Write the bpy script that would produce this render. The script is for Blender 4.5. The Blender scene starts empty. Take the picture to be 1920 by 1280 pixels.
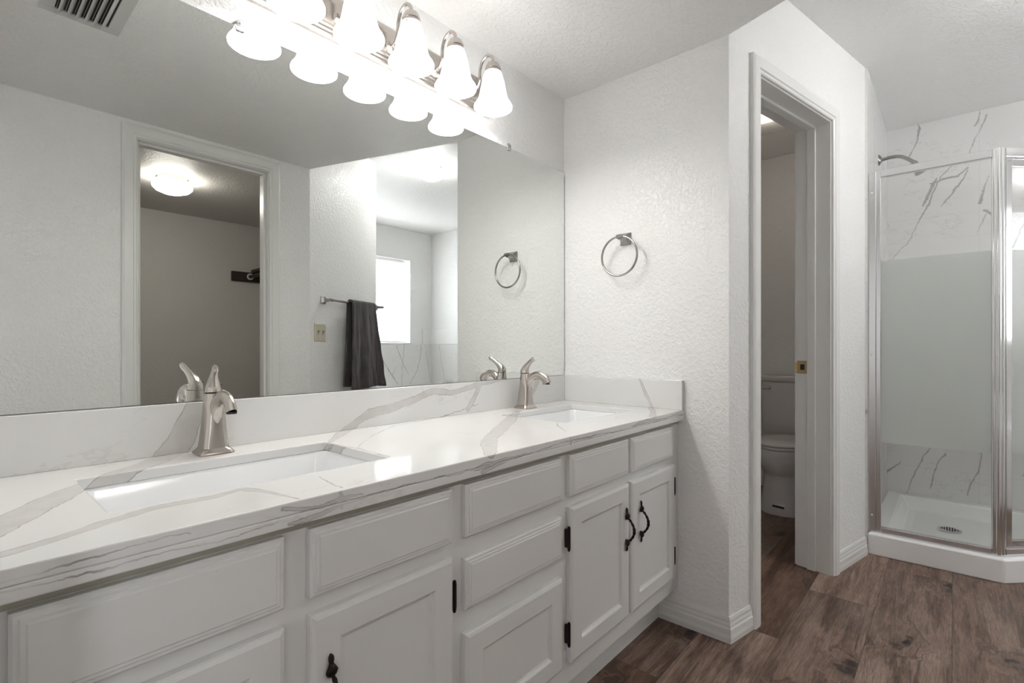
import bpy, bmesh, math, random
from mathutils import Vector, Matrix

R = math.radians
sc = bpy.context.scene
COL = sc.collection
random.seed(7)

# ------------------------------------------------------------------ camera, world, exposure
cd = bpy.data.cameras.new('camera')
cam = bpy.data.objects.new('camera', cd); COL.objects.link(cam)
cam.location = (0, 0, 1.03)
cam.rotation_euler = (R(90), 0, R(-48.7))          # looks 41.3 degrees left of the mirror wall's direction (+X)
cd.sensor_width = 36; cd.lens = 939.5 / 1920 * 36
cd.shift_y = 10 / 1920
cd.clip_start = 0.02
sc.camera = cam

w = bpy.data.worlds.new('world'); sc.world = w; w.use_nodes = True
w.node_tree.nodes['Background'].inputs[0].default_value = (0.95, 0.97, 1.0, 1)
w.node_tree.nodes['Background'].inputs[1].default_value = 5.4

vs = sc.view_settings
vs.view_transform = 'Standard'; vs.look = 'None'; vs.gamma = 1; vs.use_curve_mapping = False
vs.exposure = 0.78
SHADE_E = 2.85
GLOBE_E = 44.0
LAMP_W = 1.55
CLOSET_E = 20.0
FAN_E = .9
dl_ = bpy.data.lights.new('daylight', 'AREA'); dl_.shape = 'RECTANGLE'; dl_.size = 1.1; dl_.size_y = 1.1; dl_.energy = 56; dl_.color = (.95, .97, 1.0)
dlo = bpy.data.objects.new('daylight', dl_); COL.objects.link(dlo); dlo.location = (3.25, -2.75, 1.75); dlo.rotation_euler = (R(80), 0, 0)   # sky just outside the bath window
sc.cycles.use_denoising = True
sc.cycles.use_adaptive_sampling = True; sc.cycles.adaptive_threshold = 0.015
sc.cycles.max_bounces = 14; sc.cycles.diffuse_bounces = 7; sc.cycles.glossy_bounces = 6
sc.cycles.transmission_bounces = 8; sc.cycles.transparent_max_bounces = 12
sc.cycles.caustics_reflective = True; sc.cycles.caustics_refractive = False
sc.cycles.sample_clamp_indirect = 6.0

# ------------------------------------------------------------------ node helper
class NT:
    def __init__(s, name):
        s.m = bpy.data.materials.new(name); s.m.use_nodes = True
        s.t = s.m.node_tree; s.n = s.t.nodes; s.l = s.t.links
        s.b = s.n['Principled BSDF']; s.out = s.n['Material Output']
    def new(s, typ, **kw):
        nd = s.n.new(typ)
        for k, v in kw.items(): setattr(nd, k, v)
        return nd
    def put(s, sock, v):
        if isinstance(v, bpy.types.NodeSocket): s.l.new(v, sock)
        elif v is not None:
            if sock.type == 'RGBA' and len(v) == 3: v = (*v, 1)
            sock.default_value = v
    def math(s, op, a, b=None, c=None, clamp=False):
        nd = s.new('ShaderNodeMath', operation=op, use_clamp=clamp)
        s.put(nd.inputs[0], a)
        if b is not None: s.put(nd.inputs[1], b)
        if c is not None: s.put(nd.inputs[2], c)
        return nd.outputs[0]
    def vec(s, op, a, b=None, scale=None):
        nd = s.new('ShaderNodeVectorMath', operation=op)
        s.put(nd.inputs[0], a)
        if b is not None: s.put(nd.inputs[1], b)
        if scale is not None: s.put(nd.inputs['Scale'], scale)
        return nd.outputs[1] if op in ('DOT_PRODUCT', 'LENGTH', 'DISTANCE') else nd.outputs[0]
    def pos(s): return s.new('ShaderNodeNewGeometry').outputs['Position']
    def sep(s, v):
        nd = s.new('ShaderNodeSeparateXYZ'); s.put(nd.inputs[0], v); return nd.outputs
    def comb(s, x, y, z=0.0):
        nd = s.new('ShaderNodeCombineXYZ')
        for i, v in enumerate((x, y, z)): s.put(nd.inputs[i], v)
        return nd.outputs[0]
    def noise(s, v, scale, detail=3, rough=.5, color=False, dist=0):
        nd = s.new('ShaderNodeTexNoise'); s.put(nd.inputs['Vector'], v)
        nd.inputs['Scale'].default_value = scale; nd.inputs['Detail'].default_value = detail
        nd.inputs['Roughness'].default_value = rough; nd.inputs['Distortion'].default_value = dist
        return nd.outputs['Color' if color else 'Fac']
    def ramp(s, f, stops, interp='LINEAR'):
        nd = s.new('ShaderNodeValToRGB'); s.put(nd.inputs[0], f); cr = nd.color_ramp; cr.interpolation = interp
        while len(cr.elements) < len(stops): cr.elements.new(.5)
        for e, (p, c) in zip(cr.elements, stops): e.position = p; e.color = (*c, 1) if len(c) == 3 else c
        return nd.outputs[0]
    def rng(s, v, a, b, c=0.0, d=1.0, smooth=False):
        nd = s.new('ShaderNodeMapRange')
        if smooth: nd.interpolation_type = 'SMOOTHSTEP'
        s.put(nd.inputs[0], v)
        for i, x in enumerate((a, b, c, d)): s.put(nd.inputs[i + 1], x)
        return nd.outputs[0]
    def mix(s, f, a, b, blend='MIX'):
        nd = s.new('ShaderNodeMix', data_type='RGBA', blend_type=blend)
        s.put(nd.inputs[0], f); s.put(nd.inputs[6], a); s.put(nd.inputs[7], b)
        return nd.outputs[2]
    def bump(s, h, strength, dist):
        nd = s.new('ShaderNodeBump'); nd.inputs['Strength'].default_value = strength
        nd.inputs['Distance'].default_value = dist; s.put(nd.inputs['Height'], h)
        s.l.new(nd.outputs[0], s.b.inputs['Normal']); return nd.outputs[0]
    def bs(s, **kw):
        for k, v in kw.items(): s.put(s.b.inputs[k.replace('_', ' ')], v)
        return s

def paint(name, col, rough=.45, tex=0.0, scale=60.0, spec=.5):
    t = NT(name); p = t.pos()
    n = t.noise(p, 3.0, 3)
    c = t.mix(n, tuple(x * .985 for x in col), col)
    t.bs(Base_Color=c, Roughness=rough, Specular_IOR_Level=spec)
    if tex:
        a = t.noise(p, scale, 4, .55, dist=.6)
        a = t.rng(a, .42, .62, 0, 1, True)
        b = t.noise(p, scale * 3.2, 2)
        h = t.math('ADD', a, t.math('MULTIPLY', b, .35))
        t.bump(h, tex, .0022)
    return t.m

def metal(name, col, rough, aniso=0.0, streak=0.0):
    t = NT(name); p = t.pos()
    n = t.noise(p, 240, 2)
    t.bs(Base_Color=t.mix(n, tuple(x * .93 for x in col), col), Metallic=1.0,
         Roughness=t.rng(n, 0, 1, rough * .85, rough * 1.15))
    return t.m

def emis(name, col, strength, base=(.9, .9, .88)):
    t = NT(name); t.bs(Base_Color=base, Roughness=.3, Emission_Color=col, Emission_Strength=strength); return t.m

def seg_group():
    g = bpy.data.node_groups.new('vein_segment', 'ShaderNodeTree')
    for n in ('P', 'A', 'B'): g.interface.new_socket(n, in_out='INPUT', socket_type='NodeSocketVector')
    for n in ('WA', 'WB'): g.interface.new_socket(n, in_out='INPUT', socket_type='NodeSocketFloat')
    g.interface.new_socket('D', in_out='OUTPUT', socket_type='NodeSocketFloat')
    N, L = g.nodes, g.links
    gi = N.new('NodeGroupInput'); go = N.new('NodeGroupOutput')
    def v(op, a, b):
        nd = N.new('ShaderNodeVectorMath'); nd.operation = op; L.new(a, nd.inputs[0])
        if b is not None:
            L.new(b, nd.inputs[3] if op == 'SCALE' else nd.inputs[1])
        return nd.outputs[1] if op in ('DOT_PRODUCT', 'LENGTH') else nd.outputs[0]
    def m(op, a, b, clamp=False):
        nd = N.new('ShaderNodeMath'); nd.operation = op; nd.use_clamp = clamp
        L.new(a, nd.inputs[0]); L.new(b, nd.inputs[1]); return nd.outputs[0]
    pa = v('SUBTRACT', gi.outputs[0], gi.outputs[1]); ba = v('SUBTRACT', gi.outputs[2], gi.outputs[1])
    h = m('DIVIDE', v('DOT_PRODUCT', pa, ba), v('DOT_PRODUCT', ba, ba), True)
    d = v('LENGTH', v('SUBTRACT', pa, v('SCALE', ba, h)), None)
    wd = m('ADD', gi.outputs[3], m('MULTIPLY', m('SUBTRACT', gi.outputs[4], gi.outputs[3]), h))
    L.new(m('SUBTRACT', d, wd), go.inputs[0])
    return g
SEG = seg_group()

def marble(name, coord, lines, base, fill, edge, rough, amp=1.0, tiles=None, faint=True, fillamt=.55, extra=None, sharp=1.0):
    """coord: function(NT)->2D vector in metres; lines: polylines of (u, v, half width)."""
    t = NT(name); p3 = t.pos(); uv = coord(t)
    n1 = t.vec('SUBTRACT', t.noise(p3, 7, 3, color=True), (.5, .5, .5))
    n2 = t.vec('SUBTRACT', t.noise(p3, 34, 3, color=True), (.5, .5, .5))
    q = t.vec('ADD', uv, t.vec('ADD', t.vec('SCALE', n1, scale=.05 * amp), t.vec('SCALE', n2, scale=.018 * amp)))
    n3 = t.vec('SUBTRACT', t.noise(p3, 110, 2, color=True), (.5, .5, .5))
    q = t.vec('ADD', q, t.vec('SCALE', n3, scale=.010 * amp))
    qs = t.sep(q); q = t.comb(qs[0], qs[1], 0.0)
    d = None
    for ln in lines:
        for a, b in zip(ln[:-1], ln[1:]):
            g = t.new('ShaderNodeGroup'); g.node_tree = SEG
            t.put(g.inputs[0], q); g.inputs[1].default_value = (a[0], a[1], 0); g.inputs[2].default_value = (b[0], b[1], 0)
            g.inputs[3].default_value = a[2]; g.inputs[4].default_value = b[2]
            d = g.outputs[0] if d is None else t.math('MINIMUM', d, g.outputs[0])
    if d is None: d = t.math('ADD', qs[0], 99.0)
    inside = t.rng(d, -.0009 * sharp, .0009 * sharp, 1, 0, True)
    ew = t.rng(t.noise(p3, 15, 2), .35, .65, .15, 1.0)
    ed = t.math('MULTIPLY', t.rng(t.math('ABSOLUTE', d), .0003, .0016 * sharp, 1, 0, True), ew)
    cloud = t.rng(t.noise(p3, 28, 4, .6), .3, .7, .6, 1.0)
    fa = t.math('MULTIPLY', t.math('MULTIPLY', inside, cloud), fillamt)
    c = t.mix(fa, base, fill)
    if faint:
        fv = t.math('ABSOLUTE', t.math('SUBTRACT', t.noise(t.vec('MULTIPLY', q, (1.0, 2.2, 1)), 2.6, 5, .62), .5))
        fm = t.math('MULTIPLY', t.rng(fv, 0, .012, .22, 0, True), t.rng(t.noise(p3, 3.3, 1), .5, .62, 0, 1, True))
        c = t.mix(fm, c, fill)
    c = t.mix(t.math('MULTIPLY', ed, .7 if sharp < 2 else .3), c, edge)
    if extra: c = extra(t, q, c)
    if tiles:
        u, v = t.sep(uv)[0], t.sep(uv)[1]
        tw, th, ou, ov = tiles
        def line(x, wd, o):
            f = t.math('FRACT', t.math('DIVIDE', t.math('ADD', x, o), wd))
            f = t.math('ABSOLUTE', t.math('SUBTRACT', f, .5))
            return t.rng(f, .5 - .0014 / wd, .5 - .0004 / wd, 0, 1)
        g = t.math('MAXIMUM', line(u, tw, ou), line(v, th, ov))
        c = t.mix(t.math('MULTIPLY', g, .45), c, (.55, .54, .53))
        t.bump(t.math('SUBTRACT', 1.0, g), .35, .001)
    t.bs(Base_Color=c, Roughness=rough)
    return t.m

# ------------------------------------------------------------------ mesh helpers
def thing(name, label, cat, loc=(0, 0, 0), group=None):
    o = bpy.data.objects.new(name, None); COL.objects.link(o); o.location = loc
    o.empty_display_size = .05
    o['label'] = label; o['category'] = cat
    if group: o['group'] = group
    return o
def tag(o, label, cat, group=None):
    o['label'] = label; o['category'] = cat
    if group: o['group'] = group
    return o
def wloc(o):
    v = Vector(o.location)
    while o.parent: o = o.parent; v += Vector(o.location)
    return v
def obj(name, bm, mats, parent=None, smooth=None, bevel=0, loc=None, label=None):
    """bm is in world coordinates; the mesh is stored relative to its parent (or to loc)."""
    if isinstance(mats, bpy.types.Material): mats = [mats]
    bmesh.ops.recalc_face_normals(bm, faces=bm.faces[:])
    if parent is not None: off = wloc(parent)
    elif loc is not None: off = Vector(loc)
    else: off = Vector((0, 0, 0))
    bmesh.ops.translate(bm, verts=bm.verts[:], vec=-off)
    me = bpy.data.meshes.new(name); bm.to_mesh(me); bm.free()
    for m in mats: me.materials.append(m)
    o = bpy.data.objects.new(name, me); COL.objects.link(o)
    if parent is not None: o.parent = parent
    elif loc is not None: o.location = loc
    if smooth:
        for p in me.polygons: p.use_smooth = True
        if smooth is not True:
            me.set_sharp_from_angle(angle=R(smooth))
    if bevel:
        b = o.modifiers.new('bevel', 'BEVEL'); b.width = bevel; b.segments = 2; b.limit_method = 'ANGLE'; b.angle_limit = R(40)
    if label: o['label'] = label
    return o
def struct(name, bm, mats, **kw):
    o = obj(name, bm, mats, **kw); o['kind'] = 'structure'; return o
def BM(): return bmesh.new()
def prism(bm, poly, z0, z1, mi=0):
    a = [bm.verts.new((x, y, z0)) for x, y in poly]; b = [bm.verts.new((x, y, z1)) for x, y in poly]
    n = len(poly); fs = [bm.faces.new(a[::-1]), bm.faces.new(b)]
    for i in range(n): fs.append(bm.faces.new((a[i], a[(i + 1) % n], b[(i + 1) % n], b[i])))
    for f in fs: f.material_index = mi
    return fs
def box(bm, x0, x1, y0, y1, z0, z1, mi=0):
    return prism(bm, [(x0, y0), (x1, y0), (x1, y1), (x0, y1)], z0, z1, mi)
def loft(bm, rings, closed=True, caps=(True, True), mi=0):
    """rings: lists of points; quads between neighbours."""
    vr = [[bm.verts.new(p) for p in r] for r in rings]
    n = len(vr[0]); fs = []
    for a, b in zip(vr[:-1], vr[1:]):
        for i in range(n if closed else n - 1):
            j = (i + 1) % n
            fs.append(bm.faces.new((a[i], a[j], b[j], b[i])))
    if caps[0]: fs.append(bm.faces.new(vr[0][::-1]))
    if caps[1]: fs.append(bm.faces.new(vr[-1]))
    for f in fs: f.material_index = mi
    return fs
def lathe(bm, prof, c, axis='Z', n=32, caps=(False, False), mi=0):
    """prof: (radius, height along the axis)."""
    c = Vector(c); rings = []
    for r, h in prof:
        ring = []
        for i in range(n):
            a = 2 * math.pi * i / n
            u, v = r * math.cos(a), r * math.sin(a)
            ring.append(c + {'Z': Vector((u, v, h)), 'Y': Vector((u, h, v)), 'X': Vector((h, u, v))}[axis])
        rings.append(ring)
    return loft(bm, rings, True, caps, mi)
def frames(pts):
    pts = [Vector(p) for p in pts]; T = []
    for i in range(len(pts)):
        a = pts[max(i - 1, 0)]; b = pts[min(i + 1, len(pts) - 1)]; T.append((b - a).normalized())
    up = Vector((0, 0, 1)) if abs(T[0].z) < .9 else Vector((1, 0, 0))
    nrm = (up - T[0] * up.dot(T[0])).normalized(); out = []
    for t in T:
        nrm = (nrm - t * nrm.dot(t)).normalized(); out.append((t, nrm, t.cross(nrm)))
    return pts, out
def smoothpts(pts, k=6):
    P = [Vector(p) for p in pts]; out = []
    for i in range(len(P) - 1):
        p0 = P[max(i - 1, 0)]; p1 = P[i]; p2 = P[i + 1]; p3 = P[min(i + 2, len(P) - 1)]
        for j in range(k):
            t = j / k
            out.append(.5 * ((2 * p1) + (p2 - p0) * t + (2 * p0 - 5 * p1 + 4 * p2 - p3) * t * t + (3 * p1 - p0 - 3 * p2 + p3) * t ** 3))
    out.append(P[-1]); return out
def smoothvals(v, k=6):
    return [p.x for p in smoothpts([(a, 0, 0) for a in v], k)]
def tube(bm, pts, r, n=14, flat=None, mi=0, caps=(True, True)):
    """round sweep; r number or list; flat = (scale along normal, scale along binormal), or list of pairs."""
    pts, fr = frames(pts)
    rs = r if isinstance(r, (list, tuple)) else [r] * len(pts); rings = []
    for i, (p, (t, a, b)) in enumerate(zip(pts, fr)):
        fa, fb = (flat[i] if isinstance(flat, list) else flat) if flat else (1, 1)
        rings.append([p + a * (math.cos(2 * math.pi * j / n) * rs[i] * fa) + b * (math.sin(2 * math.pi * j / n) * rs[i] * fb) for j in range(n)])
    return loft(bm, rings, True, caps, mi)
def rrect(cx, cy, hx, hy, r, z, k=5):
    r = min(r, hx - 1e-4, hy - 1e-4); out = []
    for sx, sy, a0 in ((1, 1, 0), (-1, 1, 90), (-1, -1, 180), (1, -1, 270)):
        for i in range(k + 1):
            a = R(a0 + 90 * i / k)
            out.append(Vector((cx + sx * (hx - r) + r * math.cos(a), cy + sy * (hy - r) + r * math.sin(a), z)))
    return out
def offset_path(path, d):
    """2D path offset to the left by d with mitred corners."""
    P = [Vector(p) for p in path]; out = []
    for i, p in enumerate(P):
        ns = []
        if i > 0: e = (P[i] - P[i - 1]).normalized(); ns.append(Vector((-e.y, e.x)))
        if i < len(P) - 1: e = (P[i + 1] - P[i]).normalized(); ns.append(Vector((-e.y, e.x)))
        m = sum(ns, Vector((0, 0))).normalized(); out.append(p + m * (d / max(.2, m.dot(ns[0]))))
    return out
BASE_PROF = [(0, 0), (.013, 0), (.015, .018), (.013, .030), (.013, .048), (.010, .054), (.010, .062), (.0075, .070), (.0075, .078), (.004, .088), (0, .088)]
def baseboard(name, path, mat, h=1.0):
    bm = BM(); offs = {d: offset_path(path, d) for d in {p[0] for p in BASE_PROF}}
    rings = [[(offs[d][i].x, offs[d][i].y, z * h) for d, z in BASE_PROF] for i in range(len(path))]
    loft(bm, rings); return struct(name, bm, mat)

# ------------------------------------------------------------------ measured layout
YM = 1.29                      # mirror wall
XE = 1.815                     # end wall with the towel ring
B = Vector((1.815, .586))      # its outer corner, where the slanted toilet wall begins
YB = -.393                     # back wall with the closet door
XF = 4.04                      # far wall of shower and toilet room
YW = -2.32                     # window wall
ZL, ZH = 2.12, 2.42            # low and high ceilings
DA = R(12.0); DD = Vector((math.cos(DA), -math.sin(DA))); DN = Vector((-math.sin(DA), -math.cos(DA)))
def DW(s, n): p = B + DD * s + DN * n; return (p.x, p.y)
TA = R(25.0); C0 = Vector((1.49, -.393)); TD = Vector((math.cos(TA), -math.sin(TA))); TN = Vector((math.sin(TA), math.cos(TA)))
def TW(s, n): p = C0 + TD * s + TN * n; return (p.x, p.y)

# ------------------------------------------------------------------ materials
WALL = (.89, .888, .883)
M_wall = paint('wall_paint', WALL, .34, .55, 66)
M_ceil = paint('ceiling_paint', (.89, .887, .88), .45, .62, 60)
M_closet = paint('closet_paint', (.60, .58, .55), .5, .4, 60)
M_trim = paint('trim_paint', (.80, .80, .785), .33)
M_cab = paint('cabinet_paint', (.71, .71, .70), .38)
M_porc = NT('white_porcelain').bs(Base_Color=(.86, .87, .885), Roughness=.12).m
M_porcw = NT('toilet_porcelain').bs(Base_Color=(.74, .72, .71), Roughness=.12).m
M_acryl = NT('shower_acrylic').bs(Base_Color=(.93, .93, .925), Roughness=.25).m
M_nickel = metal('brushed_nickel', (.54, .50, .465), .23)
M_darknickel = metal('dark_nickel', (.40, .385, .37), .2)
M_chrome = metal('polished_chrome', (.80, .80, .80), .09)
M_alu = metal('bright_aluminium', (.78, .78, .79), .2)
M_brass = metal('antique_brass', (.55, .42, .22), .35)
M_bronze = NT('oil_rubbed_bronze').bs(Base_Color=(.018, .010, .008), Metallic=.6, Roughness=.38).m
M_black = NT('black_gap').bs(Base_Color=(.01, .01, .01), Roughness=.6).m
M_darkwood = NT('dark_stained_wood').bs(Base_Color=(.030, .014, .010), Roughness=.5).m
M_mirror = NT('mirror_silver').bs(Base_Color=(.84, .862, .843), Metallic=1.0, Roughness=0.0).m
M_medge = NT('mirror_edge').bs(Base_Color=(.05, .06, .055), Roughness=.3).m
M_plastic = NT('clear_plastic').bs(Base_Color=(.9, .9, .9), Roughness=.08, Transmission_Weight=.8, IOR=1.45).m
M_ivory = NT('ivory_plastic').bs(Base_Color=(.62, .58, .46), Roughness=.35).m
M_toggle = NT('toggle_plastic').bs(Base_Color=(.36, .32, .23), Roughness=.35).m  # ivory darkened to carry the toggles' shadows
M_vent = NT('vent_enamel').bs(Base_Color=(.62, .62, .61), Roughness=.4).m
M_shade = emis('frosted_lamp_glass', (1.0, .985, .965), SHADE_E)
M_bulb = emis("bulb_glass", (1.0, .95, .88), 15.0)
M_globe = emis('flush_light_glass', (1.0, .98, .96), GLOBE_E)
M_globec = emis('closet_light_glass', (1.0, .95, .88), CLOSET_E)
M_fanlens = emis('fan_light_lens', (1.0, .84, .6), FAN_E)
M_blind = NT('blind_vinyl').bs(Base_Color=(.9, .9, .9), Roughness=.45).m
_t = NT('blind_slat'); _tr = _t.new('ShaderNodeBsdfTranslucent'); _tr.inputs[0].default_value = (.95, .95, .95, 1)
_mx = _t.new('ShaderNodeMixShader'); _mx.inputs[0].default_value = .5
_t.bs(Base_Color=(.92, .92, .92), Roughness=.5)
_t.l.new(_t.b.outputs[0], _mx.inputs[1]); _t.l.new(_tr.outputs[0], _mx.inputs[2]); _t.l.new(_mx.outputs[0], _t.out.inputs[0])
M_slat = _t.m

def towel_mat():
    t = NT('charcoal_terry'); p = t.pos()
    n = t.noise(p, 350, 3); n2 = t.noise(p, 14, 3)
    c = t.mix(n2, (.040, .034, .035), (.105, .092, .094))
    t.bs(Base_Color=c, Roughness=.9, Sheen_Weight=.2, Sheen_Roughness=.4)
    t.bump(n, .8, .003); return t.m
M_towel = towel_mat()

def glass_mat(name, frosted):
    t = NT(name)
    if frosted:
        d = t.new('ShaderNodeBsdfDiffuse'); d.inputs[0].default_value = (.70, .72, .70, 1)
        tr = t.new('ShaderNodeBsdfTranslucent'); tr.inputs[0].default_value = (.93, .95, .93, 1)
        m1 = t.new('ShaderNodeMixShader'); m1.inputs[0].default_value = .68
        t.l.new(d.outputs[0], m1.inputs[1]); t.l.new(tr.outputs[0], m1.inputs[2]); base = m1.outputs[0]
        rough = .25
    else:
        tp = t.new('ShaderNodeBsdfTransparent'); tp.inputs[0].default_value = (.985, .99, .985, 1); base = tp.outputs[0]
        rough = .02
    g = t.new('ShaderNodeBsdfGlossy'); g.inputs['Roughness'].default_value = rough
    fr = t.new('ShaderNodeFresnel'); gb = t.new('ShaderNodeNewGeometry').outputs['Backfacing']
    t.put(fr.inputs[0], t.rng(gb, 0, 1, 1.5, 1 / 1.5))
    m2 = t.new('ShaderNodeMixShader'); t.l.new(fr.outputs[0], m2.inputs[0])
    t.l.new(base, m2.inputs[1]); t.l.new(g.outputs[0], m2.inputs[2]); t.l.new(m2.outputs[0], t.out.inputs[0])
    return t.m
M_glass = glass_mat('clear_glass', False)
M_frost = glass_mat('frosted_glass', True)

def floor_mat():
    t = NT('oak_plank_floor'); p = t.pos(); x, y, _ = t.sep(p)
    W, L = .2285, 1.5
    rowf = t.math('DIVIDE', y, W); row = t.math('FLOOR', rowf)
    xo = t.math('ADD', t.math('SUBTRACT', x, 2.43), t.math('MULTIPLY', t.math('SUBTRACT', row, 1.0), .48))
    cf = t.math('DIVIDE', xo, L); idx = t.math('FLOOR', cf)
    wn = t.new('ShaderNodeTexWhiteNoise', noise_dimensions='2D'); t.put(wn.inputs['Vector'], t.comb(row, idx))
    h = wn.outputs['Value']; hc = wn.outputs['Color']
    sh = t.vec('MULTIPLY', hc, (37.0, 19.0, 11.0))
    # knots: sparse, drawn out along the plank
    warp = t.vec('SCALE', t.vec('SUBTRACT', t.noise(p, 11, 3, color=True), (.5, .5, .5)), scale=.16)
    kp = t.vec('ADD', t.vec('ADD', t.comb(t.math('MULTIPLY', x, .55), y), sh), warp)
    vo = t.new('ShaderNodeTexVoronoi'); vo.voronoi_dimensions = '2D'; t.put(vo.inputs['Vector'], kp)
    vo.inputs['Scale'].default_value = 4.0; kd = vo.outputs['Distance']
    has = t.math('GREATER_THAN', t.sep(vo.outputs['Color'])[0], .22)
    knot = t.math('MULTIPLY', t.rng(kd, .04, .13, 1, 0, True), has)
    halo = t.math('MULTIPLY', t.rng(kd, .03, .36, 1, 0, True), has)
    gv = t.vec('ADD', t.comb(t.math('MULTIPLY', x, 1.7), t.math('MULTIPLY', y, 26.0)), sh)
    gv = t.vec('ADD', gv, t.comb(0.0, t.math('MULTIPLY', halo, 5.5)))
    g1 = t.noise(gv, 1.0, 7, .72, dist=1.0)
    g2 = t.noise(t.vec('ADD', t.comb(t.math('MULTIPLY', x, 20.0), t.math('MULTIPLY', y, 240.0)), sh), 1.0, 4, .7)
    g3 = t.noise(t.vec('ADD', t.comb(t.math('MULTIPLY', x, 2.2), t.math('MULTIPLY', y, 6.0)), sh), 1.0, 4, .65)
    f = t.math('ADD', t.math('MULTIPLY', g1, .62), t.math('ADD', t.math('MULTIPLY', g2, .30), t.math('MULTIPLY', g3, .26)))
    f = t.math('SUBTRACT', f, t.math('MULTIPLY', halo, .07))
    c = t.ramp(t.rng(f, .435, .735), [(0, (.028, .015, .010)), (.25, (.080, .048, .034)), (.5, (.150, .100, .076)), (.75, (.235, .172, .138)), (1, (.34, .27, .225))])
    c = t.mix(1.0, c, t.ramp(h, [(0, (.74, .56, .46)), (.35, (.92, .86, .82)), (.7, (1.02, .98, .95)), (1, (1.38, 1.32, 1.27))]), 'MULTIPLY')
    cr = t.math('MULTIPLY', t.rng(t.math('ABSOLUTE', t.math('SUBTRACT', g1, .5)), 0, .015, 1, 0), t.rng(g3, .45, .62, 0, .8))
    c = t.mix(t.math('MULTIPLY', cr, .6), c, (.42, .35, .30))
    dk = t.math('MULTIPLY', t.rng(g1, .58, .68, 0, 1, True), t.rng(halo, .1, .7, .25, 1))
    c = t.mix(t.math('MULTIPLY', dk, .8), c, (.030, .018, .014))
    c = t.mix(t.math('MULTIPLY', knot, .92), c, (.016, .009, .008))
    def seam(fr, wd):
        e = t.math('ABSOLUTE', t.math('SUBTRACT', t.math('FRACT', fr), .5))
        return t.rng(e, .5 - .0022 / wd, .5 - .0006 / wd, 0, 1)
    s = t.math('MAXIMUM', seam(rowf, W), seam(cf, L))
    c = t.mix(t.math('MULTIPLY', s, .5), c, (.03, .02, .016))
    hgt = t.math('SUBTRACT', t.math('MULTIPLY', g2, .3), s)
    t.bump(hgt, .35, .0012)
    t.bs(Base_Color=c, Roughness=t.rng(g1, .3, .7, .42, .58)); return t.m
M_floor = floor_mat()

# countertop veins, (x, y + height above the top) in metres
V_TOP = [
 [(.38, 1.375, .020), (.359, 1.332, .022), (.345, 1.293, .026), (.278, 1.205, .024), (.225, 1.165, .022), (.175, 1.11, .019), (.143, 1.075, .02), (.109, 1.027, .024), (.076, .976, .026), (.05, .933, .03), (0, .86, .03)],
 [(-.02, .79, .010), (.043, .801, .01), (.089, .815, .01), (.145, .846, .011), (.21, .867, .011), (.278, .86, .01), (.325, .872, .008), (.345, .827, .005), (.361, .753, .001)],
 [(.616, 1.13, .004), (.711, 1.238, .014), (.783, 1.293, .010), (.814, 1.31, .012), (.897, 1.318, .011), (.977, 1.335, .010), (1.063, 1.360, .011), (1.132, 1.347, .008), (1.214, 1.358, .008), (1.286, 1.372, .009), (1.4, 1.378, .004), (1.446, 1.38, .001)],
 [(1.267, 1.366, .010), (1.245, 1.324, .008), (1.214, 1.287, .010)],
 [(.623, 1.019, 0), (.754, 1.151, 0), (.883, 1.236, .001), (1.021, 1.259, .001), (1.268, 1.30, 0)],
 [(.785, .752, .012), (.86, .83, .020), (.93, .89, .018), (1.055, .967, .022), (1.267, 1.109, .018), (1.386, 1.186, .008)],
 [(.616, 1.13, .003), (.632, 1.026, .004), (.628, .895, .001)],
 [(.448, .855, 0), (.437, .803, 0), (.437, .759, .001)],
 [(1.611, 1.381, .012), (1.576, 1.32, .009), (1.542, 1.286, .004)],
 [(1.80, .872, .010), (1.70, .815, .008), (1.56, .752, .010)],
 [(1.25, .915, 0), (1.189, .858, .002), (1.13, .797, 0)],
 [(-.02, .729, 0), (.064, .732, 0), (.09, .735, .001), (.148, .735, 0), (.181, .738, 0), (.216, .735, -.0002)],
 [(-.02, .723, 0), (.077, .720, 0), (.118, .718, .001), (.198, .718, 0), (.254, .717, 0), (.326, .718, -.0002)],
 [(.331, .736, .002), (.358, .732, .003), (.392, .729, .002), (.429, .732, .004), (.468, .732, .001)],
 [(.342, .712, .002), (.375, .714, .004), (.429, .723, .003), (.51, .727, .001), (.605, .727, 0), (.716, .727, .001), (.755, .729, .005), (.814, .730, .003), (.926, .729, .001)],
 [(.755, .717, .004), (.805, .724, .003), (.906, .729, 0), (1.068, .734, .002), (1.211, .733, .001), (1.396, .728, 0), (1.51, .737, .006), (1.622, .733, .002), (1.802, .731, .001)],
 [(.429, .743, .002), (.433, .728, .003), (.429, .717, .002)],
 [(1.076, .746, .001), (1.081, .724, .002)],
]
QB, QF, QE = (.75, .748, .742), (.44, .415, .395), (.20, .18, .17)
def c_top(t):
    x, y, z = t.sep(t.pos()); return t.comb(x, t.math('ADD', y, t.math('SUBTRACT', z, .797)))
def c_yz(t):
    x, y, z = t.sep(t.pos()); return t.comb(y, z)
def c_xz(t):
    x, y, z = t.sep(t.pos()); return t.comb(x, z)
M_quartz = marble('veined_quartz', c_top, [l for l in V_TOP if any(.752 <= p[1] <= 1.27 for p in l)], QB, QF, QE, .09, .42)
M_quartz_back = marble('veined_quartz_splash', c_top, [l for l in V_TOP if any(p[1] > 1.27 for p in l)], QB, QF, QE, .1, .42)
M_quartz_edge = marble('veined_quartz_edge', c_top, [[(p[0], p[1], p[2] - .0003) for p in l] for l in V_TOP if any(p[1] < .7525 for p in l)], QB, QF, QE, .12, .42)
M_quartz_end = marble('veined_quartz_return', c_yz, [[(.916, .910, .003), (.895, .862, .005), (.876, .825, .006), (.862, .79, .004)]], QB, QF, QE, .1, .3, faint=False)
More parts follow.
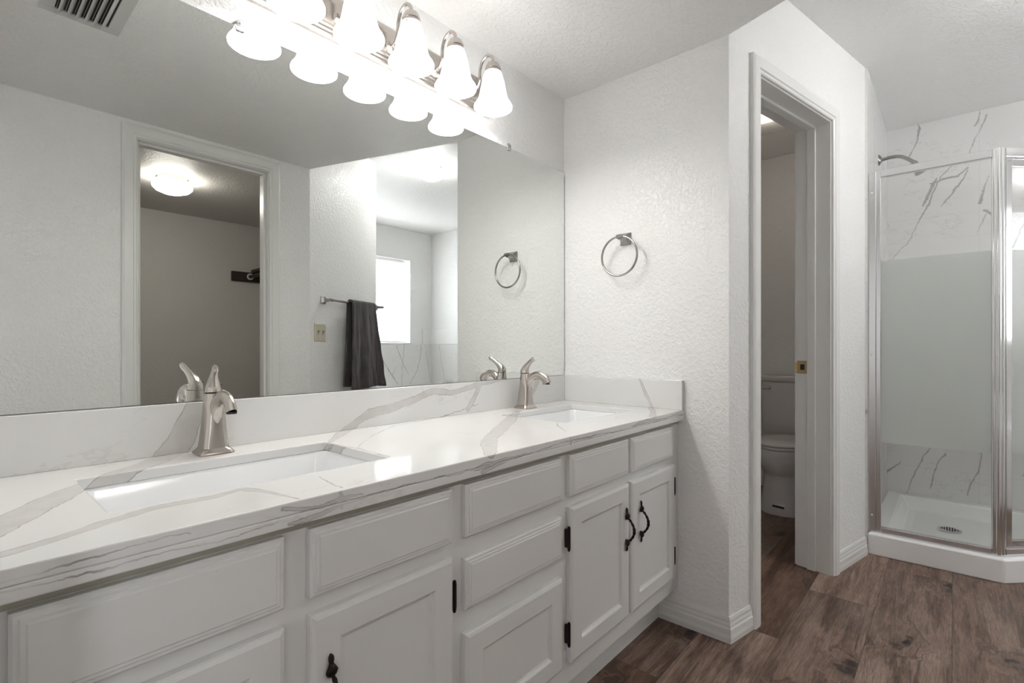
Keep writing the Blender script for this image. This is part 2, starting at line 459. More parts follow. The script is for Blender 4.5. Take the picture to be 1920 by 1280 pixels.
V_SHW = [
 [(.359, 1.50, .002), (.30, 1.58, .001), (.216, 1.68, .001), (.164, 1.798, .002), (.1, 1.952, .004), (.05, 2.072, .002), (.008, 2.128, .001)],
 [(.143, 1.911, .004), (.092, 2.016, .008), (.075, 2.062, .003)],
 [(.1, 2.034, .003), (.025, 2.051, .007), (-.023, 2.056, .005), (-.071, 2.093, .003)],
 [(.05, 1.893, .001), (-.023, 1.992, .003), (-.071, 2.077, .002)],
 [(-.124, 1.877, .006), (-.14, 1.967, .002), (-.156, 2.026, 0)],
 [(.216, 2.211, .001), (.164, 2.315, .002), (.151, 2.395, .006), (.159, 2.42, .002)],
 [(-.06, 2.12, .001), (-.117, 2.286, .001), (-.151, 2.386, .003)], [(-.105, 2.333, .003), (-.124, 2.41, .001)],
 [(.325, .219, .006), (.243, .30, .002)], [(.216, .102, .001), (.169, .261, .002), (.118, .369, .003), (.1, .404, .002)],
 [(.1, .157, .002), (.067, .311, .002), (.025, .382, .003)], [(-.064, .14, .001), (-.082, .223, .002), (-.117, .308, .003), (-.13, .42, .001)],
 [(-.175, 1.80, .004), (-.145, 1.83, .005)], [(-.106, 1.69, 0), (-.151, 1.809, .001)],
 [(-.25, 1.6, .001), (-.33, 1.75, .004), (-.42, 1.95, .002)], [(-.30, .3, .002), (-.36, .5, .003)], [(.05, 1.0, .001), (-.05, 1.3, .004)],
 # the tub end of the same wall, seen in the mirror
 [(-2.05, .6, .001), (-2.12, .83, .002), (-2.16, 1.05, .001)], [(-1.75, .55, .002), (-1.86, .95, .001)],
]
TB, TF, TE = (.80, .79, .785), (.33, .31, .30), (.20, .19, .185)
M_tile = marble('marble_tile', c_yz, V_SHW, TB, TF, TE, .14, .8, tiles=(.60, .31, .12, .03), fillamt=.9, sharp=3.2)
V_TUB = [
 [(3.24, 1.03, .001), (3.30, .90, .002), (3.381, .784, .005), (3.454, .689, .007), (3.528, .592, .002)], [(3.454, .70, .003), (3.50, .80, .001)],
 [(3.50, 1.05, .003), (3.56, .92, .004), (3.619, .80, .003), (3.681, .69, .001)], [(3.70, .58, .002), (3.80, .74, .003), (3.85, .88, .003), (3.882, 1.05, .001)],
 [(3.93, 1.05, .001), (3.98, .80, .002), (4.02, .6, .001)], [(2.5, 1.0, .002), (2.7, .7, .004)], [(2.9, 1.0, .002), (3.05, .7, .003)],
 [(3.15, .3, .002), (3.25, 1.2, .004), (3.36, 2.3, .003)], [(3.55, .3, .003), (3.62, 1.1, .002), (3.75, 2.2, .005)], [(3.85, .9, .001), (3.95, 1.9, .003)]]
M_tile_x = marble('marble_tile_side', c_xz, V_TUB, TB, TF, TE, .14, .8, tiles=(.60, .31, .2, .03), fillamt=.9, sharp=3.2)

# ------------------------------------------------------------------ room shell
bm = BM(); prism(bm, [(-2.6, -4), (4.4, -4), (4.4, 1.6), (-2.6, 1.6)], -.05, 0)
struct('floor', bm, M_floor)
bm = BM(); box(bm, -.14, 4.18, YM, YM + .12, 0, 2.6); struct('wall_mirror', bm, M_wall)
bm = BM(); box(bm, XE, XE + .11, B.y + .0, YM, 0, 2.6); struct('wall_towel_ring', bm, M_wall)
# left wall: doorway round the camera, open to the added fill-light room
bm = BM(); box(bm, -.13, 0, .56, YM, 0, 2.6); box(bm, -.13, 0, YB - .12, -.36, 0, 2.6); box(bm, -.13, 0, -.36, .56, 2.05, 2.6)
struct('wall_left', bm, M_wall)
# unseen room added beyond the camera's doorway to shape soft fill light
bm = BM(); box(bm, -2.6, -2.5, -2.6, 1.6, 0, 2.6); box(bm, -2.5, -.13, 1.5, 1.6, 0, 2.6); box(bm, -2.5, -.4, -2.6, -2.5, 2.05, 2.6); box(bm, -2.5, -2.2, -2.6, -2.5, 0, 2.05); box(bm, -.9, -.4, -2.6, -2.5, 0, 2.05)
box(bm, -.5, -.4, -2.5, -.4, 0, 2.6); box(bm, -.5, -.13, -.47, -.40, 0, 2.6); struct('wall_added_room', bm, M_wall)
bm = BM(); box(bm, -2.6, -.13, -2.6, 1.6, 2.44, 2.6); struct('ceiling_added_room', bm, M_ceil)  # closes the added room against world light
# back wall with the closet doorway
CX0, CX1, CZ = .625, 1.240, 2.035
bm = BM(); box(bm, 0, CX0 - .012, YB - .11, YB, 0, 2.6); box(bm, CX1 + .012, 1.49, YB - .11, YB, 0, 2.6); box(bm, CX0 - .012, CX1 + .012, YB - .11, YB, CZ + .012, 2.6)
struct('wall_back', bm, M_wall)
# short slanted wall with the towel bar, and the wall on to the window
bm = BM(); prism(bm, [TW(0, 0), TW(.752, 0), TW(.752, -.12), TW(-.02, -.12)], 0, 2.6); struct('wall_towel_bar', bm, M_wall)
bm = BM(); e = TW(.752, -.10); box(bm, 1.96, e[0], YW - .1, e[1], 0, 2.6); struct('wall_bath_side', bm, M_wall)
# closet
bm = BM(); box(bm, -.4, 1.96, -2.31, -2.2, 0, 2.12); struct('wall_closet_back', bm, M_closet)
bm = BM(); box(bm, -.4, -.3, -2.2, YB - .11, 0, 2.12); struct('wall_closet_left', bm, M_closet)
bm = BM(); box(bm, 1.945, 1.96, -2.2, -.72, 0, 2.12); struct('wall_closet_right', bm, M_closet)
bm = BM(); prism(bm, [(-.4, -2.31), (1.96, -2.31), (1.96, -.70), (1.5, YB - .08), (-.4, YB - .08)], ZL, 2.2); struct('ceiling_closet', bm, M_closet)
# slanted wall with the toilet doorway
DS0, DS1, DZ, DT = .208, .842, 2.04, .145
bm = BM(); prism(bm, [DW(0, 0), DW(DS0 - .014, 0), DW(DS0 - .014, -DT), (XE + .11, DW(.08, -DT)[1])], 0, 2.6)
prism(bm, [DW(DS1 + .014, 0), DW(1.245, 0), (3.09, .467), DW(DS1 + .014, -DT)], 0, 2.6)
prism(bm, [DW(DS0 - .014, 0), DW(DS1 + .014, 0), DW(DS1 + .014, -DT), DW(DS0 - .014, -DT)], DZ + .014, 2.6)
struct('wall_toilet_door', bm, M_wall)
bm = BM(); box(bm, 3.03, XF, .327, .46, 0, 2.6); struct('wall_shower_side', bm, M_wall)
bm = BM(); box(bm, XF, XF + .12, YW - .1, YM + .12, 0, 2.6); struct('wall_far', bm, M_wall)
WX0, WX1, WZ0, WZ1 = 2.78, 3.71, 1.075, 2.06
bm = BM(); box(bm, 1.96, WX0, YW - .12, YW, 0, 2.6); box(bm, WX1, XF, YW - .12, YW, 0, 2.6)
box(bm, WX0, WX1, YW - .12, YW, 0, WZ0); box(bm, WX0, WX1, YW - .12, YW, WZ1, 2.6)
struct('wall_window', bm, M_wall)
# ceilings: low furdown over the vanity, high ceiling beyond its slanted free edge
e2 = TW(.0, 0)
bm = BM(); prism(bm, [(-.14, YM + .1), (XE + .02, YM + .1), (XE + .02, B.y), (B.x, B.y), (C0.x, C0.y), (C0.x, YB - .1), (-.14, YB - .1)], ZL, 2.62)
struct('ceiling_low', bm, M_ceil)
bm = BM(); prism(bm, [(1.3, YM + .12), (XF + .1, YM + .12), (XF + .1, YW - .1), (1.3, YW - .1)], ZH, 2.62)
struct('ceiling_high', bm, M_ceil)

# baseboards
baseboard('baseboard_end', [DW(.14, 0), (B.x, B.y), (XE, .85)][::-1] if False else [(XE, .85), (B.x, B.y), DW(.14, 0)][::-1], M_trim)
baseboard('baseboard_far', [DW(1.243, 0), DW(.90, 0)], M_trim)
baseboard('baseboard_back', [(CX0 - .07, YB), (0.0, YB)][::-1] if False else [(0.0, YB), (CX0 - .07, YB)], M_trim)
baseboard('baseboard_towel', [(CX1 + .07, YB), TW(0, 0), TW(.752, 0)], M_trim)
baseboard('baseboard_toilet', [(XF, .46), (XF, YM)][::1], M_trim)

# ------------------------------------------------------------------ door casings and jambs
CAS = [(0, 0), (0, .009), (.004, .012), (.012, .012), (.016, .016), (.048, .018), (.056, .015), (.060, .012), (.060, 0)]   # (outward, proud)
def casing(name, P, s0, s1, zt, mat, parent=None, prof=CAS):
    bm = BM(); rings = []
    for st in range(4):
        r = []
        for u, n in prof:
            if st == 0: q = P(s0 - u, n); z = 0
            elif st == 1: q = P(s0 - u, n); z = zt + u
            elif st == 2: q = P(s1 + u, n); z = zt + u
            else: q = P(s1 + u, n); z = 0
            r.append((q[0], q[1], z))
        rings.append(r)
    loft(bm, rings)
    return obj(name, bm, mat, parent)
def jamb(P, s0, s1, zt, depth, parent, stop=(.06, .095)):
    bm = BM()
    for a, b in ((s0 - .014, s0), (s1, s1 + .014)):
        prism(bm, [P(a, .0), P(b, .0), P(b, -depth), P(a, -depth)], 0, zt + .014)
    prism(bm, [P(s0, 0), P(s1, 0), P(s1, -depth), P(s0, -depth)], zt, zt + .014)
    obj('jamb', bm, M_trim, parent)
    bm = BM()
    for a, b in ((s0, s0 + .012), (s1 - .012, s1)):
        prism(bm, [P(a, -stop[0]), P(b, -stop[0]), P(b, -stop[1]), P(a, -stop[1])], 0, zt)
    prism(bm, [P(s0 + .012, -stop[0]), P(s1 - .012, -stop[0]), P(s1 - .012, -stop[1]), P(s0 + .012, -stop[1])], zt - .012, zt)
    obj('door_stop', bm, M_trim, parent, bevel=.002)

d1 = bpy.data.objects.new('door_1', None); COL.objects.link(d1); d1['kind'] = 'structure'
d1.location = (*DW(.5, -.07), 0)
casing('casing', DW, DS0 - .006, DS1 + .006, DZ + .006, M_trim, d1)
casing('inner_casing', lambda s, n: DW(s, -DT - n), DS0 - .006, DS1 + .006, DZ + .006, M_trim, d1)
jamb(DW, DS0, DS1, DZ, DT, d1)
# brass strike plate on the far jamb
bm = BM(); s = DS1
prism(bm, [DW(s, -.098), DW(s - .0015, -.098), DW(s - .0015, -.142), DW(s, -.142)], .905, .965)
for q in tube(bm, [(*DW(s - .001, -.135), .912), (*DW(s - .006, -.147), .912)], .002): pass
prism(bm, [DW(s - .0, -.142), DW(s - .0025, -.142), DW(s - .006, -.153), DW(s - .002, -.153)], .912, .958)
sp = obj('strike_plate', bm, M_brass, d1, label='small brass strike plate')
bm = BM(); prism(bm, [DW(s - .0012, -.110), DW(s - .0022, -.110), DW(s - .0022, -.128), DW(s - .0012, -.128)], .922, .948)
obj('latch_hole', bm, M_black, sp)

d2 = bpy.data.objects.new('door_2', None); COL.objects.link(d2); d2['kind'] = 'structure'
d2.location = (.93, YB - .05, 0)
PB = lambda s, n: (s, YB + n)
casing('casing', PB, CX0 - .004, CX1 + .004, CZ + .004, M_trim, d2)
jamb(PB, CX0, CX1, CZ, .11, d2, stop=(.03, .07))
bm = BM(); box(bm, CX0 + .002, CX0 + .036, YB - .115 - .60, YB - .113, .012, CZ - .004)
dl = obj('door_leaf', bm, M_trim, d2, bevel=.0015)
for z in (.30, 1.09, 1.79):
    bm = BM(); box(bm, CX0 + .004, CX0 + .030, YB - .113, YB - .1105, z - .044, z + .044)
    tube(bm, [(CX0 + .003, YB - .109, z - .044), (CX0 + .003, YB - .109, z + .044)], .004, 10)
    for dz in (-.03, 0, .03): lathe(bm, [(.0, .0), (.0035, 0), (.0035, .0012), (0, .0012)], (CX0 + .018, YB - .1105, z + dz), 'Y', 8)
    obj('hinge', bm, M_brass, dl)

# window with blinds
wn = bpy.data.objects.new('window_1', None); COL.objects.link(wn); wn['kind'] = 'structure'; wn.location = (3.25, YW, WZ0)
bm = BM()
for x0, x1, z0, z1 in ((WX0, WX0 + .04, WZ0, WZ1), (WX1 - .04, WX1, WZ0, WZ1), (WX0 + .04, WX1 - .04, WZ0, WZ0 + .04), (WX0 + .04, WX1 - .04, WZ1 - .04, WZ1)):
    box(bm, x0, x1, YW - .115, YW - .085, z0, z1)
obj('window_frame', bm, M_trim, wn)
bm = BM(); box(bm, WX0 + .04, WX1 - .04, YW - .103, YW - .099, WZ0 + .04, WZ1 - .04); obj('window_pane', bm, M_glass, wn)
bm = BM(); box(bm, WX0 - .02, WX1 + .02, YW - .085, YW + .015, WZ0 - .012, WZ0 + .002); obj('window_sill', bm, M_trim, wn, bevel=.003)
bl = thing('window_blind', 'white horizontal mini blind with closed slats hanging in the bath window', 'blind', (3.245, YW - .05, WZ1))
bm = BM(); box(bm, WX0 + .006, WX1 - .05, YW - .07, YW - .035, WZ1 - .032, WZ1 - .004); obj('headrail', bm, M_blind, bl, bevel=.002)
bm = BM(); z = WZ1 - .045
while z > WZ0 + .03:
    cs = []
    for xx in (WX0 + .01, WX1 - .055):
        cs.append([(xx, YW - .052 + .0125 * math.cos(R(62)) * u * 1.0, z + .0125 * math.sin(R(62)) * u + .0015 * (1 - u * u)) for u in (-1, -.5, 0, .5, 1)])
    loft(bm, cs, closed=False, caps=(False, False)); z -= .0205
sl = obj('slats', bm, M_slat, bl, smooth=True)
so = sl.modifiers.new('thick', 'SOLIDIFY'); so.thickness = .0006
bm = BM(); box(bm, WX0 + .01, WX1 - .055, YW - .062, YW - .042, WZ0 + .006, WZ0 + .022); obj('bottom_rail', bm, M_blind, bl, bevel=.002)
bm = BM(); tube(bm, [(3.585, YW - .028, WZ1 - .03), (3.583, YW - .026, 1.47)], .0035, 8)
obj('tilt_wand', bm, NT('wand_grey').bs(Base_Color=(.12, .12, .12), Roughness=.2).m, bl)

# ------------------------------------------------------------------ tile linings
def lining(name, a, mat): bm = BM(); box(bm, *a); return struct(name, bm, mat)
lining('trim_1', (3.045, XF - .01, .317, .327, .06, ZH), M_tile_x)
lining('trim_2', (XF - .01, XF, -.66, .327, .06, ZH), M_tile)
lining('trim_3', (XF - .01, XF, YW, -.76, .0, 1.062), M_tile)
lining('trim_4', (2.17, XF - .01, YW, YW + .01, .0, 1.062), M_tile_x)
# slim white panel wrapping the tub corner above the tile
bm = BM(); prism(bm, [(3.89, YW), (XF, YW), (XF, -1.5), (XF - .018, -1.5), (XF - .018, YW + .018), (3.89, YW + .018)], 1.062, 1.245)
struct('trim_5', bm, NT('panel_white').bs(Base_Color=(.86, .86, .85), Roughness=.3).m, bevel=.004)
# bathtub below
tub = thing('bathtub', 'white built-in bathtub below the window against the marble tile', 'bathtub', (3.1, -1.9, 0))
bm = BM(); cx, cy = (2.18 + XF - .012) / 2, (YW + .012 - 1.55) / 2; hx, hy = (XF - .012 - 2.18) / 2 , (-1.55 - YW - .012) / 2
loft(bm, [rrect(cx, cy, hx, hy, .01, 0), rrect(cx, cy, hx, hy, .01, .48), rrect(cx, cy, hx - .005, hy - .005, .015, .49), rrect(cx, cy, hx - .08, hy - .07, .12, .49), rrect(cx, cy, hx - .10, hy - .09, .12, .47),
          rrect(cx, cy, hx - .16, hy - .13, .14, .14), rrect(cx, cy, hx - .22, hy - .18, .12, .10)], caps=(True, True))
obj('basin', bm, M_acryl, tub, smooth=35)
bm = BM(); tube(bm, [(XF - .012, -1.93, .62), (XF - .10, -1.93, .62), (XF - .13, -1.93, .60)], .022); obj('spout', bm, M_chrome, tub, smooth=40)

# ------------------------------------------------------------------ vanity cabinet
van = thing('vanity_cabinet', 'long grey white painted double vanity cabinet under the veined quartz top', 'cabinet', (.9, 1.03, 0))
YF = .77
# face frame with openings modelled as a board grid
xs = [0.004, .055, .333, .390, .672, .725, 1.048, 1.102, 1.403, 1.436, 1.728, XE - .002]
bm = BM()
box(bm, .004, XE - .002, YF, YF + .02, .134, .776)
box(bm, .004, XE - .002, YF + .02, YM - .002, .134, .152)
box(bm, .004, .022, YF + .02, YM - .002, .152, .776); box(bm, XE - .02, XE - .002, YF + .02, YM - .002, .152, .776)
obj('carcass', bm, M_cab, van, bevel=.001)
bm = BM(); box(bm, .004, XE - .002, YF - .0012, YF - .0001, .7445, .7588); obj('shade_strip', bm, NT('olive_painted_shade').bs(Base_Color=(.40, .385, .32), Roughness=.5).m, van, label='narrow olive grey strip painted as shade under the countertop')  # counter's shade put into the colour of a thin strip
bm = BM()
box(bm, .004, XE - .002, .852, .866, 0, .134)
loft(bm, [[(x, .852, 0), (x, .842, 0), (x, .842, .05), (x, .846, .056), (x, .846, .066), (x, .850, .074), (x, .852, .074)] for x in (.004, XE - .002)])
obj('toe_kick', bm, M_cab, van)

def rect_ring(x0, x1, z0, z1, inset, y):
    return [(x0 + inset, y, z0 + inset), (x1 - inset, y, z0 + inset), (x1 - inset, y, z1 - inset), (x0 + inset, y, z1 - inset)]
def drawer_front(x0, x1, z0, z1, name='drawer_front'):
    bm = BM(); f = YF - .018
    loft(bm, [rect_ring(x0, x1, z0, z1, i, y) for i, y in ((0, YF - .0005), (0, f + .007), (.003, f + .004), (.007, f + .004), (.009, f + .0015), (.013, f + .0015), (.015, f), (.03, f))], caps=(True, True))
    return obj(name, bm, M_cab, van)
def panel_door(x0, x1, z0, z1, name='door'):
    bm = BM(); f = YF - .018; w = .048
    loft(bm, [rect_ring(x0, x1, z0, z1, i, y) for i, y in ((0, YF - .0005), (0, f + .006), (.002, f + .003), (.008, f + .0), (w, f), (w + .003, f + .002), (w + .005, f + .006), (w + .010, f + .008), (w + .02, f + .008))], caps=(True, True))
    return obj(name, bm, M_cab, van)
Z0d, Z1d, Zd0, Zd1 = .634, .743, .195, .606
for x0, x1 in ((.047, .342), (.382, .680), (.717, 1.059), (1.094, 1.411), (1.428, 1.740)):
    drawer_front(x0, x1, Z0d, Z1d)
drawer_front(.715, 1.057, .484, .590)
panel_door(.715, 1.057, .195, .434, 'deep_drawer_front')
doors = {k: panel_door(k, x1, Zd0, Zd1) for k, x1 in ((.047, .341), (.382, .680), (1.094, 1.411), (1.428, 1.750))}
def pull(x, z0, z1, door):
    """arched pull with leaf-shaped ends"""
    y = YF - .018; bm = BM(); zm = (z0 + z1) / 2; h = (z1 - z0) / 2
    arch = smoothpts([(x, y - .006, zm - h * .55), (x, y - .016, zm - h * .44), (x, y - .026, zm - h * .22), (x, y - .029, zm), (x, y - .026, zm + h * .22), (x, y - .016, zm + h * .44), (x, y - .006, zm + h * .55)], 6)
    n = len(arch); rs = [.0036 + .0012 * math.exp(-((i / (n - 1) - .5) / .13) ** 2) + .0006 * math.sin(i * 1.3) for i in range(n)]
    tube(bm, arch, rs, 10)
    for sg in (-1, 1):
        pts = [(x, y - .001, zm + sg * h * .46), (x, y - .005, zm + sg * h * .52), (x, y - .007, zm + sg * h * .60), (x, y - .007, zm + sg * h * .68), (x, y - .005, zm + sg * h * .77), (x, y - .005, zm + sg * h * .86), (x, y - .004, zm + sg * h * .95), (x, y - .002, zm + sg * h)]
        tube(bm, smoothpts(pts, 4), smoothvals([.003, .0085, .0100, .0085, .0045, .0050, .0042, .001], 4), 10, flat=(.6, 1))
        for a in (-1, 1):
            tube(bm, [(x, y - .009, zm + sg * h * .55), (x + a * .007, y - .008, zm + sg * h * .64), (x + a * .004, y - .007, zm + sg * h * .75)], [.002, .0035, .001], 8)
    obj('pull_handle', bm, M_bronze, door, smooth=True)
pull(.312, .404, .538, doors[.047]); pull(.412, .404, .538, doors[.382]); pull(1.384, .404, .538, doors[1.094]); pull(1.478, .404, .538, doors[1.428])
def cab_hinge(x, zc, door):
    bm = BM(); y = YF - .001
    box(bm, x - .004, x + .004, y - .0145, y - .001, zc - .024, zc + .024)
    tube(bm, [(x, y - .012, zc - .029), (x, y - .012, zc + .029)], .0042, 8)
    for s in (-1, 1): lathe(bm, [(0, -.004), (.003, -.002), (.003, 0)], (x, y - .012, zc + s * .031), 'Z', 8)
    obj('hinge', bm, M_bronze, door)
for x, k in ((.043 - .001, .047), (.685, .382), (1.0885, 1.094), (1.755, 1.428)):
    for z in (.526, .274): cab_hinge(x, z, doors[k])

# ------------------------------------------------------------------ countertop with splashes
ZT, ZB = .797, .759
S1 = (.155, .620, .888, 1.156); S2 = (1.262, 1.690, .888, 1.162)
top = thing('countertop', 'white quartz countertop with grey beige veins over the vanity cabinet', 'countertop', (.9, 1.02, ZB))
bm = BM()
def slab(bm, xc, yc, holes, z0, z1):
    xc, yc = sorted(xc), sorted(yc); vt = {}
    def v(i, j, z):
        if (i, j, z) not in vt: vt[(i, j, z)] = bm.verts.new((xc[i], yc[j], z))
        return vt[(i, j, z)]
    def solid(i, j):
        if not (0 <= i < len(xc) - 1 and 0 <= j < len(yc) - 1): return False
        cx, cy = (xc[i] + xc[i + 1]) / 2, (yc[j] + yc[j + 1]) / 2
        return not any(h[0] < cx < h[1] and h[2] < cy < h[3] for h in holes)
    for i in range(len(xc) - 1):
        for j in range(len(yc) - 1):
            if not solid(i, j): continue
            bm.faces.new((v(i, j, z1), v(i + 1, j, z1), v(i + 1, j + 1, z1), v(i, j + 1, z1)))
            bm.faces.new((v(i, j, z0), v(i, j + 1, z0), v(i + 1, j + 1, z0), v(i + 1, j, z0)))
            for di, dj, a, b in ((-1, 0, (i, j), (i, j + 1)), (1, 0, (i + 1, j + 1), (i + 1, j)), (0, -1, (i + 1, j), (i, j)), (0, 1, (i, j + 1), (i + 1, j + 1))):
                if not solid(i + di, j + dj): bm.faces.new((v(*a, z0), v(*a, z1), v(*b, z1), v(*b, z0)))
slab(bm, [0.003, XE - .001, S1[0], S1[1], S2[0], S2[1]], [.746, YM - .001, S1[2], S1[3], S2[2], S2[3]], [S1, S2], ZB + .018, ZT)
box(bm, .003, XE - .001, .746, .7655, ZB, ZB + .018)
for f in bm.faces:
    if all(v.co.y < .7465 for v in f.verts) or all(v.co.z < ZB + .0185 for v in f.verts) and f.calc_center_median().y < .77: f.material_index = 1
obj('slab', bm, [M_quartz, M_quartz_edge], top, bevel=.0022)
bm = BM(); box(bm, .003, XE - .0205, 1.270, YM - .001, ZT, .906); obj('backsplash', bm, M_quartz_back, top, bevel=.0015)
bm = BM(); box(bm, XE - .02, XE - .0005, .746, YM - .001, ZT, .906); obj('side_splash', bm, M_quartz_end, top, bevel=.0015)

def sink(h, label):
    x0, x1, y0, y1 = h; cx, cy = (x0 + x1) / 2, (y0 + y1) / 2; hx, hy = (x1 - x0) / 2, (y1 - y0) / 2
    o = thing('sink', label, 'sink', (cx, cy, ZB - .15), group='undermount sinks')
    bm = BM(); z = ZB + .0175
    loft(bm, [rrect(cx, cy, hx + .022, hy + .022, .03, z - .012), rrect(cx, cy, hx + .022, hy + .022, .03, z), rrect(cx, cy, hx + .002, hy + .002, .022, z), rrect(cx, cy, hx - .002, hy - .002, .024, z - .006),
              rrect(cx, cy, hx - .012, hy - .010, .03, z - .09), rrect(cx, cy, hx - .022, hy - .018, .035, z - .118), rrect(cx, cy, hx - .05, hy - .045, .04, z - .130), rrect(cx, cy, .03, .03, .029, z - .136)], caps=(False, True))
    # outer shell
    loft(bm, [rrect(cx, cy, hx + .022, hy + .022, .03, z - .012), rrect(cx, cy, hx + .004, hy + .004, .03, z - .03), rrect(cx, cy, hx - .005, hy - .005, .04, z - .12), rrect(cx, cy, hx - .04, hy - .04, .04, z - .148)], caps=(False, True))
    obj('basin', bm, M_porc, o, smooth=40)
    bm = BM(); lathe(bm, [(.024, 0), (.024, .003), (.018, .004), (.016, .0015), (0, .0015)], (cx, cy, z - .136), n=24); obj('drain', bm, M_nickel, o, smooth=40)
sink(S1, 'white rectangular undermount sink nearest the camera, with wide left basin')
sink(S2, 'white rectangular undermount sink at the far right end by the towel ring wall')

# ------------------------------------------------------------------ faucets
def faucet(x, label, yc=1.222):
    o = thing('faucet', label, 'faucet', (x, yc, ZT), group='vanity faucets'); z = ZT
    bm = BM()      # flared base foot
    loft(bm, [rrect(x, yc, .0345, .0330, .010, z + .0004), rrect(x, yc, .0345, .0330, .010, z + .004), rrect(x, yc, .0315, .0300, .011, z + .008), rrect(x, yc, .0270, .0265, .013, z + .014)], caps=(True, True))
    obj('base', bm, M_nickel, o, smooth=50)
    bm = BM()      # tapering body column
    loft(bm, [rrect(x, yc + dy, hx, hy, r, z + h) for h, hx, hy, r, dy in ((.013, .0270, .0262, .014, 0), (.03, .0245, .0250, .014, 0), (.06, .0220, .0235, .015, -.001), (.085, .0208, .0222, .016, -.002), (.108, .0195, .0205, .0165, -.001), (.122, .0175, .0180, .0170, .001), (.131, .0168, .0168, .0165, .002))], caps=(False, True))
    obj('body', bm, M_nickel, o, smooth=60)
    bm = BM()      # arched spout running toward the sink
    pts = smoothpts([(x, yc + .002, z + .020), (x, yc - .004, z + .055), (x, yc - .012, z + .088), (x, yc - .030, z + .115), (x, yc - .056, z + .127), (x, yc - .080, z + .123), (x, yc - .097, z + .112), (x, yc - .104, z + .098)], 6)
    n = len(pts)
    rs = smoothvals([.013, .0175, .0170, .0150, .0135, .0130, .0138, .0150], 6)
    tube(bm, pts, rs, 20, flat=[(.90 - .26 * (i / n), 1.0 + .32 * (i / n) ** 2) for i in range(n)])
    obj('spout', bm, M_nickel, o, smooth=60)
    bm = BM(); lathe(bm, [(.0, .0), (.010, 0), (.010, -.004)], (x, yc - .1045, z + .099), n=16); obj('aerator', bm, M_black, o)
    bm = BM(); lathe(bm, [(.0163, .1308), (.0163, .1330)], (x, yc + .002, z), n=28, caps=(True, True)); obj('collar', bm, M_black, o)
    bm = BM()      # lever rising and leaning over the spout
    pts = smoothpts([(x, yc + .003, z + .133), (x, yc + .003, z + .142), (x - .001, yc - .003, z + .153), (x - .005, yc - .018, z + .167), (x - .009, yc - .034, z + .179), (x - .012, yc - .048, z + .187), (x - .014, yc - .055, z + .190)], 5)
    rs = smoothvals([.0172, .0168, .0140, .0100, .0082, .0085, .0050], 5)
    tube(bm, pts, rs, 18, flat=[(.95 - .25 * i / len(pts), 1) for i in range(len(pts))])
    lv = obj('lever', bm, M_nickel, o, smooth=60)
    bm = BM(); lathe(bm, [(0, 0), (.0018, 0), (.0018, .002)], (x + .0150, yc - .0005, z + .149), 'X', 10); obj('set_screw', bm, M_black, lv)
    bm = BM(); tube(bm, [(x - .004, yc + .021, z + .03), (x - .004, yc + .026, z + .058)], .002, 10); lathe(bm, [(0, 0), (.0035, .001), (.0035, .006), (0, .008)], (x - .004, yc + .026, z + .056), n=12)
    obj('drain_lift_rod', bm, M_nickel, o, smooth=50)
faucet(.395, 'brushed nickel single lever faucet at the near left sink')
faucet(1.468, 'brushed nickel single lever faucet at the far right sink')

# ------------------------------------------------------------------ mirror
mz0, mz1, mx0, mx1 = .9075, 1.796, .03, XE - .006
mir = thing('wall_mirror', 'large frameless plate mirror above the backsplash', 'mirror', ((mx0 + mx1) / 2, YM - .003, mz0))
bm = BM(); box(bm, mx0, mx1, YM - .0065, YM - .0005, mz0, mz1)
bm.faces.ensure_lookup_table()
for f in list(bm.faces): f.material_index = 0 if f.calc_center_median().y < YM - .0064 else 1
ff = [f for f in bm.faces if f.material_index == 0]
for f in bmesh.ops.inset_region(bm, faces=ff, thickness=.0022)['faces']: f.material_index = 1
obj('mirror_glass', bm, [M_mirror, M_medge], mir)
for xx in (.472, 1.441):
    bm = BM()
    loft(bm, [rrect(xx, YM - .0062, .009, .0052, .003, mz1 - .010), rrect(xx, YM - .0062, .010, .0058, .003, mz1 - .004), rrect(xx, YM - .0062, .010, .0058, .003, mz1 + .010), rrect(xx, YM - .0062, .006, .004, .003, mz1 + .016)])
    cl = obj('mirror_clip', bm, M_plastic, mir, smooth=40)
    bm = BM(); lathe(bm, [(0, -.0015), (.0028, -.001), (.0032, 0)], (xx, YM - .0122, mz1 + .006), 'Y', 12); obj('screw', bm, M_nickel, cl)

# ------------------------------------------------------------------ vanity light
lx0, lx1 = .455, 1.325
vl = thing('vanity_light', 'brushed nickel five lamp vanity light bar above the mirror', 'light', (.89, YM, 1.935))
bm = BM()
pr = [(0, 1.874), (.010, 1.874), (.012, 1.878), (.012, 1.884), (.017, 1.887), (.017, 1.893), (.022, 1.896), (.022, 1.903), (.027, 1.907), (.027, 1.963), (.022, 1.967), (.022, 1.974), (.017, 1.977), (.017, 1.983), (.012, 1.986), (.012, 1.992), (.010, 1.996), (0, 1.996)]
rings = []
for x, ins in ((lx0, 1), (lx0 + .012, 0), (lx1 - .012, 0), (lx1, 1)):
    rings.append([(x, YM - .0005 - (n if not ins else min(n, .012)), z) for n, z in pr])
loft(bm, rings); obj('back_plate', bm, M_nickel, vl)
LAMPS = [.553, .720, .888, 1.058, 1.228]; YL = YM - .1265
LIFT = .008
